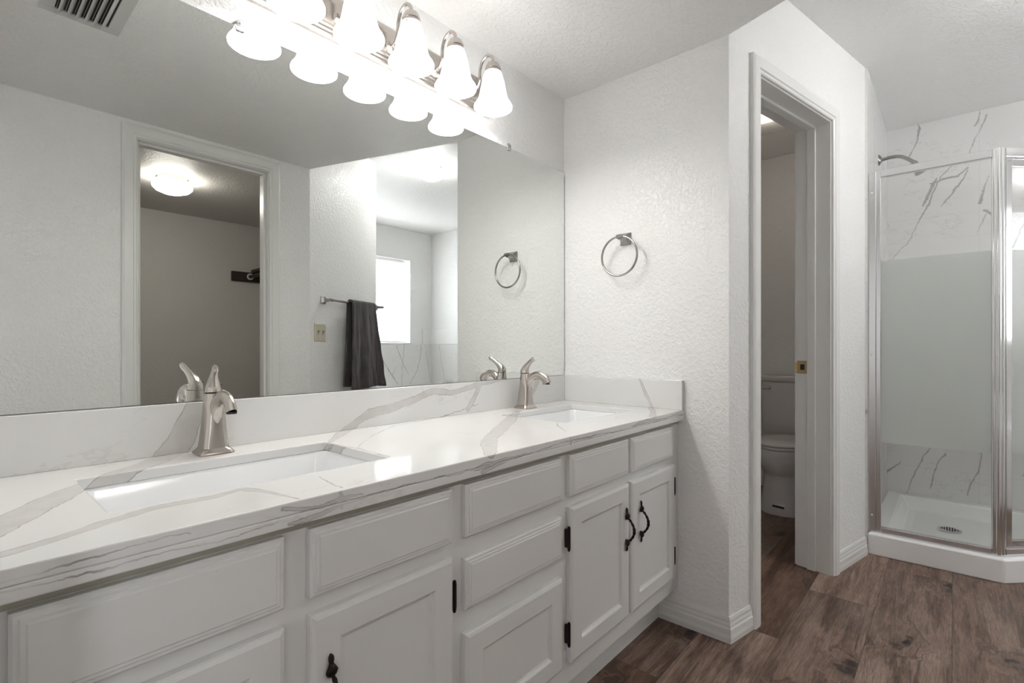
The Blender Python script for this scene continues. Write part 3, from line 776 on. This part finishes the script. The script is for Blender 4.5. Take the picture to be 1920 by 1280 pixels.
for x in LAMPS:
    bm = BM()
    lathe(bm, [(.0, .0), (.020, 0), (.020, -.004), (.012, -.008), (0, -.008)], (x, YM - .027, 1.925), 'Y', 20)
    a = smoothpts([(x, YM - .03, 1.925), (x, YM - .052, 1.932), (x, YM - .062, 1.955), (x, YM - .064, 1.985), (x, YM - .076, 2.010), (x, YM - .098, 2.022), (x, YM - .118, 2.012), (x, YL, 1.996), (x, YL, 1.982)], 5)
    tube(bm, a, .0052, 12); ar = obj('arm', bm, M_nickel, vl, smooth=50)
    bm = BM(); lathe(bm, [(0, 1.984), (.010, 1.983), (.019, 1.976), (.0245, 1.965), (.0265, 1.958), (.0265, 1.956), (.0245, 1.9555), (.0245, 1.950), (.0275, 1.949), (.0275, 1.941), (.0245, 1.940), (0, 1.940)], (x, YL, LIFT), n=28)
    for k in range(3):
        an = R(90 + 120 * k); ux, uy = math.cos(an), math.sin(an)
        tube(bm, [(x + .026 * ux, YL + .026 * uy, 1.945), (x + .033 * ux, YL + .033 * uy, 1.945)], [.0016, .0026], 8)
    obj('socket_cup', bm, M_nickel, vl, smooth=35)
    bm = BM()
    outer = [(.0240, 1.951), (.0275, 1.946), (.0325, 1.932), (.0375, 1.914), (.0410, 1.897), (.0445, 1.878), (.0485, 1.861), (.0545, 1.847), (.0615, 1.838), (.0650, 1.831), (.0645, 1.826), (.0620, 1.8245)]
    k_ = 1.0
    inner = [(r - .0035, z + (.002 if i > 8 else 0)) for i, (r, z) in enumerate(outer)][::-1]
    lathe(bm, outer + inner, (x, YL, LIFT), n=36); shd = obj('glass_shade', bm, M_shade, vl, smooth=60, label='white frosted glass bell shade')
    bm = BM(); lathe(bm, [(0, 1.850), (.014, 1.854), (.023, 1.866), (.0255, 1.880), (.022, 1.897), (.015, 1.915), (.013, 1.936)], (x, YL, LIFT), n=20); obj('bulb', bm, M_bulb, shd, smooth=True)
    pl_ = bpy.data.lights.new('lamp_light', 'POINT'); pl_.energy = LAMP_W; pl_.shadow_soft_size = .02; pl_.color = (1, .985, .965)
    plo = bpy.data.objects.new('lamp_light', pl_); COL.objects.link(plo); plo.location = (x, YL, 1.842 + LIFT)

# ------------------------------------------------------------------ towel ring
tr = thing('towel_ring', 'brushed nickel towel ring mounted on the wall right of the mirror', 'towel ring', (XE, .985, 1.46))
def square_post(bm, P, up, side, out, reach, s=.024):
    rings = []
    for d, h in ((0, s), (.004, s), (.006, s * .92), (.018, s * .55), (reach - .012, s * .36), (reach, s * .36)):
        rings.append([P + out * d + side * (h * a) + up * (h * b) for a, b in ((1, 1), (-1, 1), (-1, -1), (1, -1))])
    loft(bm, rings)
bm = BM(); square_post(bm, Vector((XE, .985, 1.462)), Vector((0, 0, 1)), Vector((0, 1, 0)), Vector((-1, 0, 0)), .050)
tube(bm, [(XE - .050, .971, 1.4655), (XE - .050, .999, 1.4655)], .0085, 14)
obj('mount', bm, M_darknickel, tr, bevel=.0015)
bm = BM(); c = Vector((XE - .050, .988, 1.388)); rr = .0775
lathe(bm, [], c) if False else None
loft(bm, [[c + Vector((.0042 * math.sin(b), (rr + .0042 * math.cos(b)) * math.cos(a), (rr + .0042 * math.cos(b)) * math.sin(a))) for b in [2 * math.pi * j / 10 for j in range(10)]] for a in [2 * math.pi * i / 64 for i in range(65)]], caps=(False, False))
bmesh.ops.remove_doubles(bm, verts=bm.verts[:], dist=1e-5)
obj('ring', bm, M_darknickel, tr, smooth=True)

# ------------------------------------------------------------------ towel bar, towel, switch plate
tb = thing('towel_bar', 'dark nickel towel bar on the slanted wall seen in the mirror', 'towel bar', (*TW(.15, 0), 1.327))
up = Vector((0, 0, 1)); sd = Vector((*TD, 0)); outv = Vector((*TN, 0))
zb = 1.327
for s in (.125, .735):
    bm = BM(); square_post(bm, Vector((*TW(s, 0), zb)), up, sd, outv, .062, .023); tube(bm, [(*TW(s - .012, .062), zb), (*TW(s + .012, .062), zb)], .010, 12)
    obj('mounting_post', bm, M_darknickel, tb, bevel=.001)
bm = BM(); tube(bm, [(*TW(.125, .062), zb), (*TW(.74, .062), zb)], .0075, 14); obj('rail', bm, M_darknickel, tb, smooth=50)
# towel: folded double, front and back falls over the rail
bm = BM(); N = 60
prof = []   # (outward n, z) down the back, over the bar, down the front
for i in range(15): prof.append((.046 - .004 * (i / 14), .765 + (zb - .765) * i / 14))
for i in range(1, 8): a = math.pi * (1 - i / 8); prof.append((.062 + .017 * math.cos(a), zb + .017 * math.sin(a)))
for i in range(30): prof.append((.080 + .012 * (i / 29), zb - (zb - .745) * i / 29))
rings = []
for k, (n, z) in enumerate(prof):
    f = max(0, (zb - z) / (zb - .745)); front = k > 18
    s0 = .325 - (.045 * f ** 1.6); s1 = .610 + (.085 * f ** 1.3); r = []
    for j in range(N + 1):
        u = j / N
        wv = (.013 * math.sin(u * 11 + 1.6 + .7 * math.sin(3 * f)) + .008 * math.sin(u * 23 + 2.0 + f * 2.5) + .0025 * math.sin(u * 47 - f * 6)) * (.15 + f * 1.1)
        if front: dn = wv + .004 * math.sin(z * 40 + u * 9) * f
        else: dn = -abs(wv) * .4
        r.append((*TW(s0 + (s1 - s0) * u, max(.008, n + dn + (.012 * f if front else 0))), z + (-.006 * math.sin(u * 7) * f)))
    rings.append(r)
loft(bm, rings, closed=False, caps=(False, False))
tw_ = obj('hand_towel', bm, M_towel, smooth=True, loc=(*TW(.46, .062), .745))
so = tw_.modifiers.new('thick', 'SOLIDIFY'); so.thickness = .011; so.offset = 0
tag(tw_, 'dark charcoal bath towel draped over the wall towel bar', 'towel')

sw = thing('light_switch', 'ivory double toggle switch plate left of the hanging towel', 'light switch', (*TW(.095, 0), 1.12))
bm = BM(); s0, s1, z0, z1 = .040, .150, 1.064, 1.177
rg = []
for i, n in ((0, 0.0003), (0, .003), (.004, .006), (.01, .0065)):
    rg.append([(*TW(s0 + i, n), z0 + i), (*TW(s1 - i, n), z0 + i), (*TW(s1 - i, n), z1 - i), (*TW(s0 + i, n), z1 - i)])
loft(bm, rg); pl = obj('cover_plate', bm, M_ivory, sw)
for s in (.072, .118):
    bm = BM(); prism(bm, [TW(s - .006, .0065), TW(s + .006, .0065), TW(s + .005, .0075), TW(s - .005, .0075)], 1.107, 1.134)
    prism(bm, [TW(s - .004, .0065), TW(s + .004, .0065), TW(s + .003, .017), TW(s - .003, .017)], 1.122, 1.131); obj('toggle', bm, M_toggle, sw)
    for zz in (1.078, 1.163):
        bm = BM(); tube(bm, [(*TW(s, .006), zz), (*TW(s, .0075), zz)], .0028, 10); obj('screw', bm, M_brass, pl)

# ------------------------------------------------------------------ ceiling vent
cv = thing('ceiling_vent', 'white louvred ceiling air vent above the vanity, seen in the mirror', 'vent', (.307, .53, ZL))
vx0, vx1, vy0, vy1 = .203, .408, .374, .690
bm = BM()
ox, oy = .035, .035
for a in ((vx0, vx1, vy0, vy0 + oy), (vx0, vx1, vy1 - oy, vy1), (vx0, vx0 + ox, vy0 + oy, vy1 - oy), (vx1 - ox, vx1, vy0 + oy, vy1 - oy)):
    box(bm, *a, ZL - .006, ZL - .0003)
obj('frame', bm, M_vent, cv, bevel=.0015)
bm = BM(); box(bm, vx0 + ox, vx1 - ox, vy0 + oy, vy1 - oy, ZL - .0015, ZL - .0006); obj('duct_opening', bm, M_black, cv)
bm = BM(); nsl = 6
for k in range(nsl):
    x = vx0 + ox + .004 + (vx1 - vx0 - 2 * ox - .004) * k / nsl
    prism(bm, [(x, vy0 + oy), (x + .0012, vy0 + oy), (x + .0012, vy1 - oy), (x, vy1 - oy)], ZL - .004, ZL - .0035)
    loft(bm, [[(x + .016, y, ZL - .003), (x + .0168, y, ZL - .003), (x + .010, y, ZL - .012), (x + .0025, y, ZL - .019), (x + .0015, y, ZL - .0185), (x + .009, y, ZL - .0115)] for y in (vy0 + oy, vy1 - oy)])
obj('louvres', bm, M_vent, cv)

# ------------------------------------------------------------------ flush ceiling lights
def flush(x, y, z, r, mat, label):
    o = thing('ceiling_light', label, 'light', (x, y, z), 'round flush ceiling lights')
    bm = BM(); lathe(bm, [(0, -.0003), (r * .78, -.0003), (r * .80, -.006), (r * .76, -.009), (r * .76, -.016), (r * .82, -.019), (r * .82, -.024), (r * .78, -.028), (r * .78, -.034), (0, -.034)], (x, y, z), n=40)
    obj('base_ring', bm, metal('warm_brass_' + label[:4], (.72, .66, .54), .22), o, smooth=30)
    bm = BM(); lathe(bm, [(r * .78, -.030), (r * .92, -.038), (r, -.052), (r * .97, -.066), (r * .82, -.083), (r * .5, -.098), (0, -.104)], (x, y, z), n=40)
    obj('glass_globe', bm, mat, o, smooth=True, label='glowing white glass bowl')
flush(2.50, -.46, ZH, .098, M_globe, 'round flush ceiling light with brass ring in the bath area')
flush(.985, -1.22, ZL, .112, M_globec, 'round flush ceiling light with brass ring inside the closet')

# ------------------------------------------------------------------ closet fittings
sh = thing('closet_rod', 'dark wood cleat, shelf edge and hanging rod on the closet wall', 'closet rod', (1.8, -2.2, 1.66))
bm = BM(); box(bm, 1.68, 1.944, -2.1995, -2.181, 1.612, 1.698); obj('cleat', bm, M_darkwood, sh, bevel=.002)
bm = BM(); box(bm, 1.84, 1.944, -2.18, -.80, 1.700, 1.722); obj('shelf_board', bm, M_darkwood, sh)
bm = BM(); tube(bm, [(1.832, -2.180, 1.660), (1.832, -.80, 1.660)], .015, 16); obj('rod', bm, M_darkwood, sh, smooth=50)
bm = BM(); lathe(bm, [(.018, 0), (.028, 0), (.028, .012), (.018, .012)], (1.832, -2.181, 1.660), 'Y', 24, ); obj('rod_socket', bm, M_trim, sh, smooth=40, label='white rod socket')

# ------------------------------------------------------------------ toilet
to = thing('toilet', 'white two piece toilet seen through the open doorway', 'toilet', (3.66, .80, 0))
ty = .80
def egg(cx, front, back, hw, z, n=36, sq=1.0):
    """oval ring: front toward -X"""
    out = []
    for i in range(n):
        a = 2 * math.pi * i / n; c_, s_ = math.cos(a), math.sin(a)
        dx = (front if c_ < 0 else back); c2 = math.copysign(abs(c_) ** sq, c_); s2 = math.copysign(abs(s_) ** sq, s_)
        out.append((cx + dx * c2, ty + hw * s2, z))
    return out
cx = 3.58
bm = BM()
loft(bm, [egg(cx, .215, .24, .142, 0, sq=.8), egg(cx, .217, .24, .144, .012, sq=.8), egg(cx, .208, .24, .134, .05, sq=.8), egg(cx, .200, .24, .126, .14, sq=.85), egg(cx, .198, .24, .120, .22, sq=.9), egg(cx, .200, .24, .122, .238, sq=.9),
          egg(cx, .225, .24, .130, .255), egg(cx, .255, .23, .162, .30), egg(cx, .268, .22, .178, .345), egg(cx, .270, .22, .182, .395), egg(cx, .268, .22, .180, .402)])
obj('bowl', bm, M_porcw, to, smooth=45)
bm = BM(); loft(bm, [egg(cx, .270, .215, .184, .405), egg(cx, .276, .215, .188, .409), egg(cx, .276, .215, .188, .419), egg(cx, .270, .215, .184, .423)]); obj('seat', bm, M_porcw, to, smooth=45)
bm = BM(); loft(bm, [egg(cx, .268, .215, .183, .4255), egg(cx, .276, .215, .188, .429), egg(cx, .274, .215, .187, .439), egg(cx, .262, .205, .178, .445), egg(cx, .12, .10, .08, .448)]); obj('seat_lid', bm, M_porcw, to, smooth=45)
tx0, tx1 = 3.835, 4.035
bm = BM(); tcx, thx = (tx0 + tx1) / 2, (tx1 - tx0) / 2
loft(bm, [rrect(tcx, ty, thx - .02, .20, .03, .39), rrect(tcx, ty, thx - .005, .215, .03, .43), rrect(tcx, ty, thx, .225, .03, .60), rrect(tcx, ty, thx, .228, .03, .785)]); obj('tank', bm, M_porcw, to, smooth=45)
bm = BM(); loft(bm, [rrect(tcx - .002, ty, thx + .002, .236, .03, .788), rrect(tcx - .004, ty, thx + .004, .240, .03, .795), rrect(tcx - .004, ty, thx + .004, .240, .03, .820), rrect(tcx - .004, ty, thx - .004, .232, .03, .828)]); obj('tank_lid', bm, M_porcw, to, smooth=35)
bm = BM(); lathe(bm, [(0, -.016), (.012, -.014), (.014, -.006), (.010, 0)], (tx0 - .0005, ty + .165, .742), 'X', 16)
tube(bm, smoothpts([(tx0 - .012, ty + .165, .742), (tx0 - .018, ty + .185, .741), (tx0 - .016, ty + .235, .737)], 5), .006, 10); obj('flush_handle', bm, M_nickel, to, smooth=50)
bm = BM(); loft(bm, [[(cx - .2145 + .0, ty - .035 + .0, .046), (cx - .2155, ty + .03, .050), (cx - .2145, ty + .03, .062), (cx - .2135, ty - .035, .058)], [(cx - .2105, ty - .035, .046), (cx - .2105, ty + .03, .050), (cx - .2095, ty + .03, .062), (cx - .2095, ty - .035, .058)]])
obj('base_label', bm, NT('dark_label').bs(Base_Color=(.02, .025, .04), Roughness=.4).m, to)

# ceiling fan light in the toilet room
fn = thing('exhaust_fan', 'square exhaust fan grille with light on the toilet room ceiling', 'exhaust fan', (3.40, .84, ZH))
bm = BM(); box(bm, 3.343, 3.532, .66, 1.00, ZH - .016, ZH - .004); obj('grille_cover', bm, M_vent, fn, bevel=.002)
bm = BM(); box(bm, 3.325, 3.55, .65, .905, ZH - .004, ZH - .0003); box(bm, 3.325, 3.55, .905, 1.01, ZH - .004, ZH - .0003); obj('housing_gap', bm, M_black, fn)
bm = BM(); box(bm, 3.20, 3.328, .66, 1.00, ZH - .016, ZH - .0005); obj('light_lens', bm, M_fanlens, fn, bevel=.003, label='pale yellow lit lens')

fl_ = bpy.data.lights.new('fan_light', 'POINT'); fl_.energy = .6; fl_.shadow_soft_size = .05; fl_.color = (1, .88, .76)
flo = bpy.data.objects.new('fan_light', fl_); COL.objects.link(flo); flo.location = (3.26, .83, ZH - .08)
# ------------------------------------------------------------------ shower
sb = thing('shower_tray', 'white neo angle acrylic shower pan with low curb', 'shower base', (3.5, -.15, 0))
SX, SYk, SX2, SY2 = 3.045, -.170, 3.56, -.685
OUT = [(SX, .3165), (SX, SYk), (SX2, SY2), (XF - .0105, SY2), (XF - .0105, .3165)]
def inset(poly, d):
    n = len(poly); out = []
    P = [Vector(p) for p in poly]
    ar = sum(P[i].x * P[(i + 1) % n].y - P[(i + 1) % n].x * P[i].y for i in range(n)); sg = 1 if ar > 0 else -1
    for i in range(n):
        e1 = (P[i] - P[i - 1]).normalized(); e2 = (P[(i + 1) % n] - P[i]).normalized()
        n1 = Vector((-e1.y, e1.x)) * sg; n2 = Vector((-e2.y, e2.x)) * sg; m = (n1 + n2).normalized()
        out.append(P[i] + m * (d / m.dot(n1)))
    return out
def ring_at(d, z): return [(p.x, p.y, z) for p in inset(OUT, d)]
bm = BM(); loft(bm, [ring_at(0, 0), ring_at(0, .098), ring_at(.006, .106), ring_at(.070, .108), ring_at(.085, .100), ring_at(.115, .048), ring_at(.15, .040), [(3.60 + .05 * a, .01 + .05 * b, .036) for a, b in ((-1, 1), (-1, 0), (0, -1), (1, -1), (1, 1))]])
obj('pan', bm, M_acryl, sb, bevel=.006)
bm = BM(); lathe(bm, [(0, .0385), (.050, .0385), (.050, .0425), (.046, .0435), (0, .0435)], (3.60, .01, 0), n=32); dr = obj('drain', bm, M_alu, sb, smooth=35)
bm = BM()
for i in range(-3, 4):
    for j in range(-3, 4):
        if i * i + j * j < 12: box(bm, 3.60 + i * .011 - .0035, 3.60 + i * .011 + .0035, +.01 + j * .011 - .0035, +.01 + j * .011 + .0035, .0436, .0440)
obj('drain_holes', bm, M_black, dr)

se = thing('shower_enclosure', 'neo angle glass shower enclosure with chrome frame and frosted band', 'shower enclosure', (3.3, -.2, .107))
GX = 3.088; P1 = Vector((GX, .316)); P2 = Vector((GX, -.150)); P3 = Vector((3.575, -.637)); P4 = Vector((XF - .011, -.637))
GZ0, GZ1, FZ0, FZ1 = .1085, 1.905, .555, 1.460
def bar(bm, a, b, z0, z1, w, off=0):
    e = (b - a).normalized(); n = Vector((-e.y, e.x)); a2, b2 = a + n * off, b + n * off
    prism(bm, [tuple(a2 + n * w), tuple(b2 + n * w), tuple(b2 - n * w), tuple(a2 - n * w)], z0, z1)
def glass(a, b, z0, z1, name, parent, mats=(M_glass, M_frost)):
    e = (b - a).normalized(); n = Vector((-e.y, e.x)) * .0025; bm = BM()
    zs = [z0, FZ0, FZ1, z1]; rings = []
    vs = [[bm.verts.new((*(p + n * s), z)) for p, s in ((a, 1), (b, 1), (b, -1), (a, -1))] for z in zs]
    for k in range(3):
        for i in range(4):
            f = bm.faces.new((vs[k][i], vs[k][(i + 1) % 4], vs[k + 1][(i + 1) % 4], vs[k + 1][i])); f.material_index = 1 if k == 1 else 0
    bm.faces.new(vs[0][::-1]); bm.faces.new(vs[-1])
    return obj(name, bm, list(mats), parent)
def lerp(a, b, d): return a + (b - a).normalized() * d
# fixed panel beside the toilet wall
bm = BM(); bar(bm, P1, lerp(P1, P2, .030), GZ0, GZ1, .013); bar(bm, lerp(P1, P2, .030), lerp(P1, P2, .050), GZ0, GZ1, .009, .0)
obj('wall_jamb', bm, M_alu, se, bevel=.002)
bm = BM(); bar(bm, lerp(P1, P2, .0501), lerp(P2, P1, .0185), GZ1 - .034, GZ1 + .002, .014); obj('header_rail', bm, M_alu, se, bevel=.002)
bm = BM(); bar(bm, lerp(P1, P2, .0501), lerp(P2, P1, .0185), GZ0, GZ0 + .026, .014); obj('bottom_rail', bm, M_alu, se, bevel=.002)
glass(lerp(P1, P2, .046), lerp(P2, P1, .014), GZ0 + .022, GZ1 - .030, 'fixed_glass_panel', se)
# corner post: rounded fluted column
bm = BM()
tube(bm, [(P2.x, P2.y + .010, GZ0), (P2.x, P2.y + .010, GZ1 + .004)], .0095, 14); tube(bm, [(P2.x - .003, P2.y - .004, GZ0), (P2.x - .003, P2.y - .004, GZ1 + .004)], .011, 14)
tube(bm, [(P2.x + .008, P2.y - .016, GZ0), (P2.x + .008, P2.y - .016, GZ1 + .004)], .0105, 14)
obj('corner_post', bm, M_chrome, se, smooth=50)
# door frame on the diagonal
a, b = lerp(P2, P3, .030), lerp(P3, P2, .030)
bm = BM(); bar(bm, lerp(P2, P3, .028), lerp(P3, P2, .028), GZ1 - .036, GZ1 + .004, .014); obj('header_rail', bm, M_chrome, se, bevel=.002)
bm = BM(); bar(bm, lerp(P2, P3, .028), lerp(P3, P2, .028), GZ0, GZ0 + .030, .014); obj('threshold', bm, M_chrome, se, bevel=.002)
dg = bpy.data.objects.new('shower_door', None); COL.objects.link(dg); dg.parent = se; dg.location = (P2.x + .03 - 3.3, P2.y - .03 + .2, 0)
da, db = lerp(P2, P3, .034), lerp(P3, P2, .034)
bm = BM(); bar(bm, da, lerp(da, db, .026), GZ0 + .036, GZ1 - .044, .010); bar(bm, lerp(db, da, .026), db, GZ0 + .036, GZ1 - .044, .010)
bar(bm, lerp(da, db, .026), lerp(db, da, .026), GZ0 + .036, GZ0 + .064, .009); bar(bm, lerp(da, db, .026), lerp(db, da, .026), GZ1 - .078, GZ1 - .044, .009)
obj('door_frame', bm, M_chrome, dg, bevel=.002)
glass(lerp(da, db, .022), lerp(db, da, .022), GZ0 + .06, GZ1 - .074, 'door_glass', dg)
# far post and return panel
bm = BM(); tube(bm, [(P3.x, P3.y, GZ0), (P3.x, P3.y, GZ1 + .004)], .020, 16); obj('corner_post', bm, M_chrome, se, smooth=50)
bm = BM(); bar(bm, lerp(P3, P4, .022), P4, GZ1 - .036, GZ1 + .002, .014); bar(bm, lerp(P3, P4, .022), P4, GZ0, GZ0 + .028, .014); bar(bm, lerp(P4, P3, .03), P4, GZ0 + .028, GZ1 - .036, .013)
obj('return_frame', bm, M_alu, se, bevel=.002)
glass(lerp(P3, P4, .018), lerp(P4, P3, .028), GZ0 + .026, GZ1 - .034, 'return_glass_panel', se)
for z in (.19, .99, 1.80):
    bm = BM(); lathe(bm, [(0, -.003), (.004, -.002), (.005, 0)], (GX - .0128, .302, z), 'X', 12)
    obj('screw_cap', bm, M_trim, se, label='white screw cap')

shd = thing('overhead_shower', 'dark brushed nickel shower head on a short bent wall arm', 'shower head', (3.55, .316, 2.10))
bm = BM(); lathe(bm, [(.031, 0), (.030, -.003), (.018, -.012), (.010, -.016), (0, -.016)], (3.55, .3165, 2.10), 'Y', 28); obj('wall_flange', bm, M_darknickel, shd, smooth=50)
bm = BM(); arm = smoothpts([(3.55, .302, 2.10), (3.55, .25, 2.103), (3.55, .215, 2.095), (3.55, .185, 2.075), (3.55, .160, 2.052)], 6); tube(bm, arm, .0095, 14); obj('arm', bm, M_darknickel, shd, smooth=60)
bm = BM(); d = Vector((0, -.55, -.83)).normalized(); o_ = Vector((3.55, .160, 2.052))
tube(bm, [o_ + d * t_ for t_ in (0, .012, .022, .030, .045, .062, .070, .072)], [.013, .014, .011, .013, .026, .036, .036, .030], 24); obj('spray_head', bm, M_darknickel, shd, smooth=50)
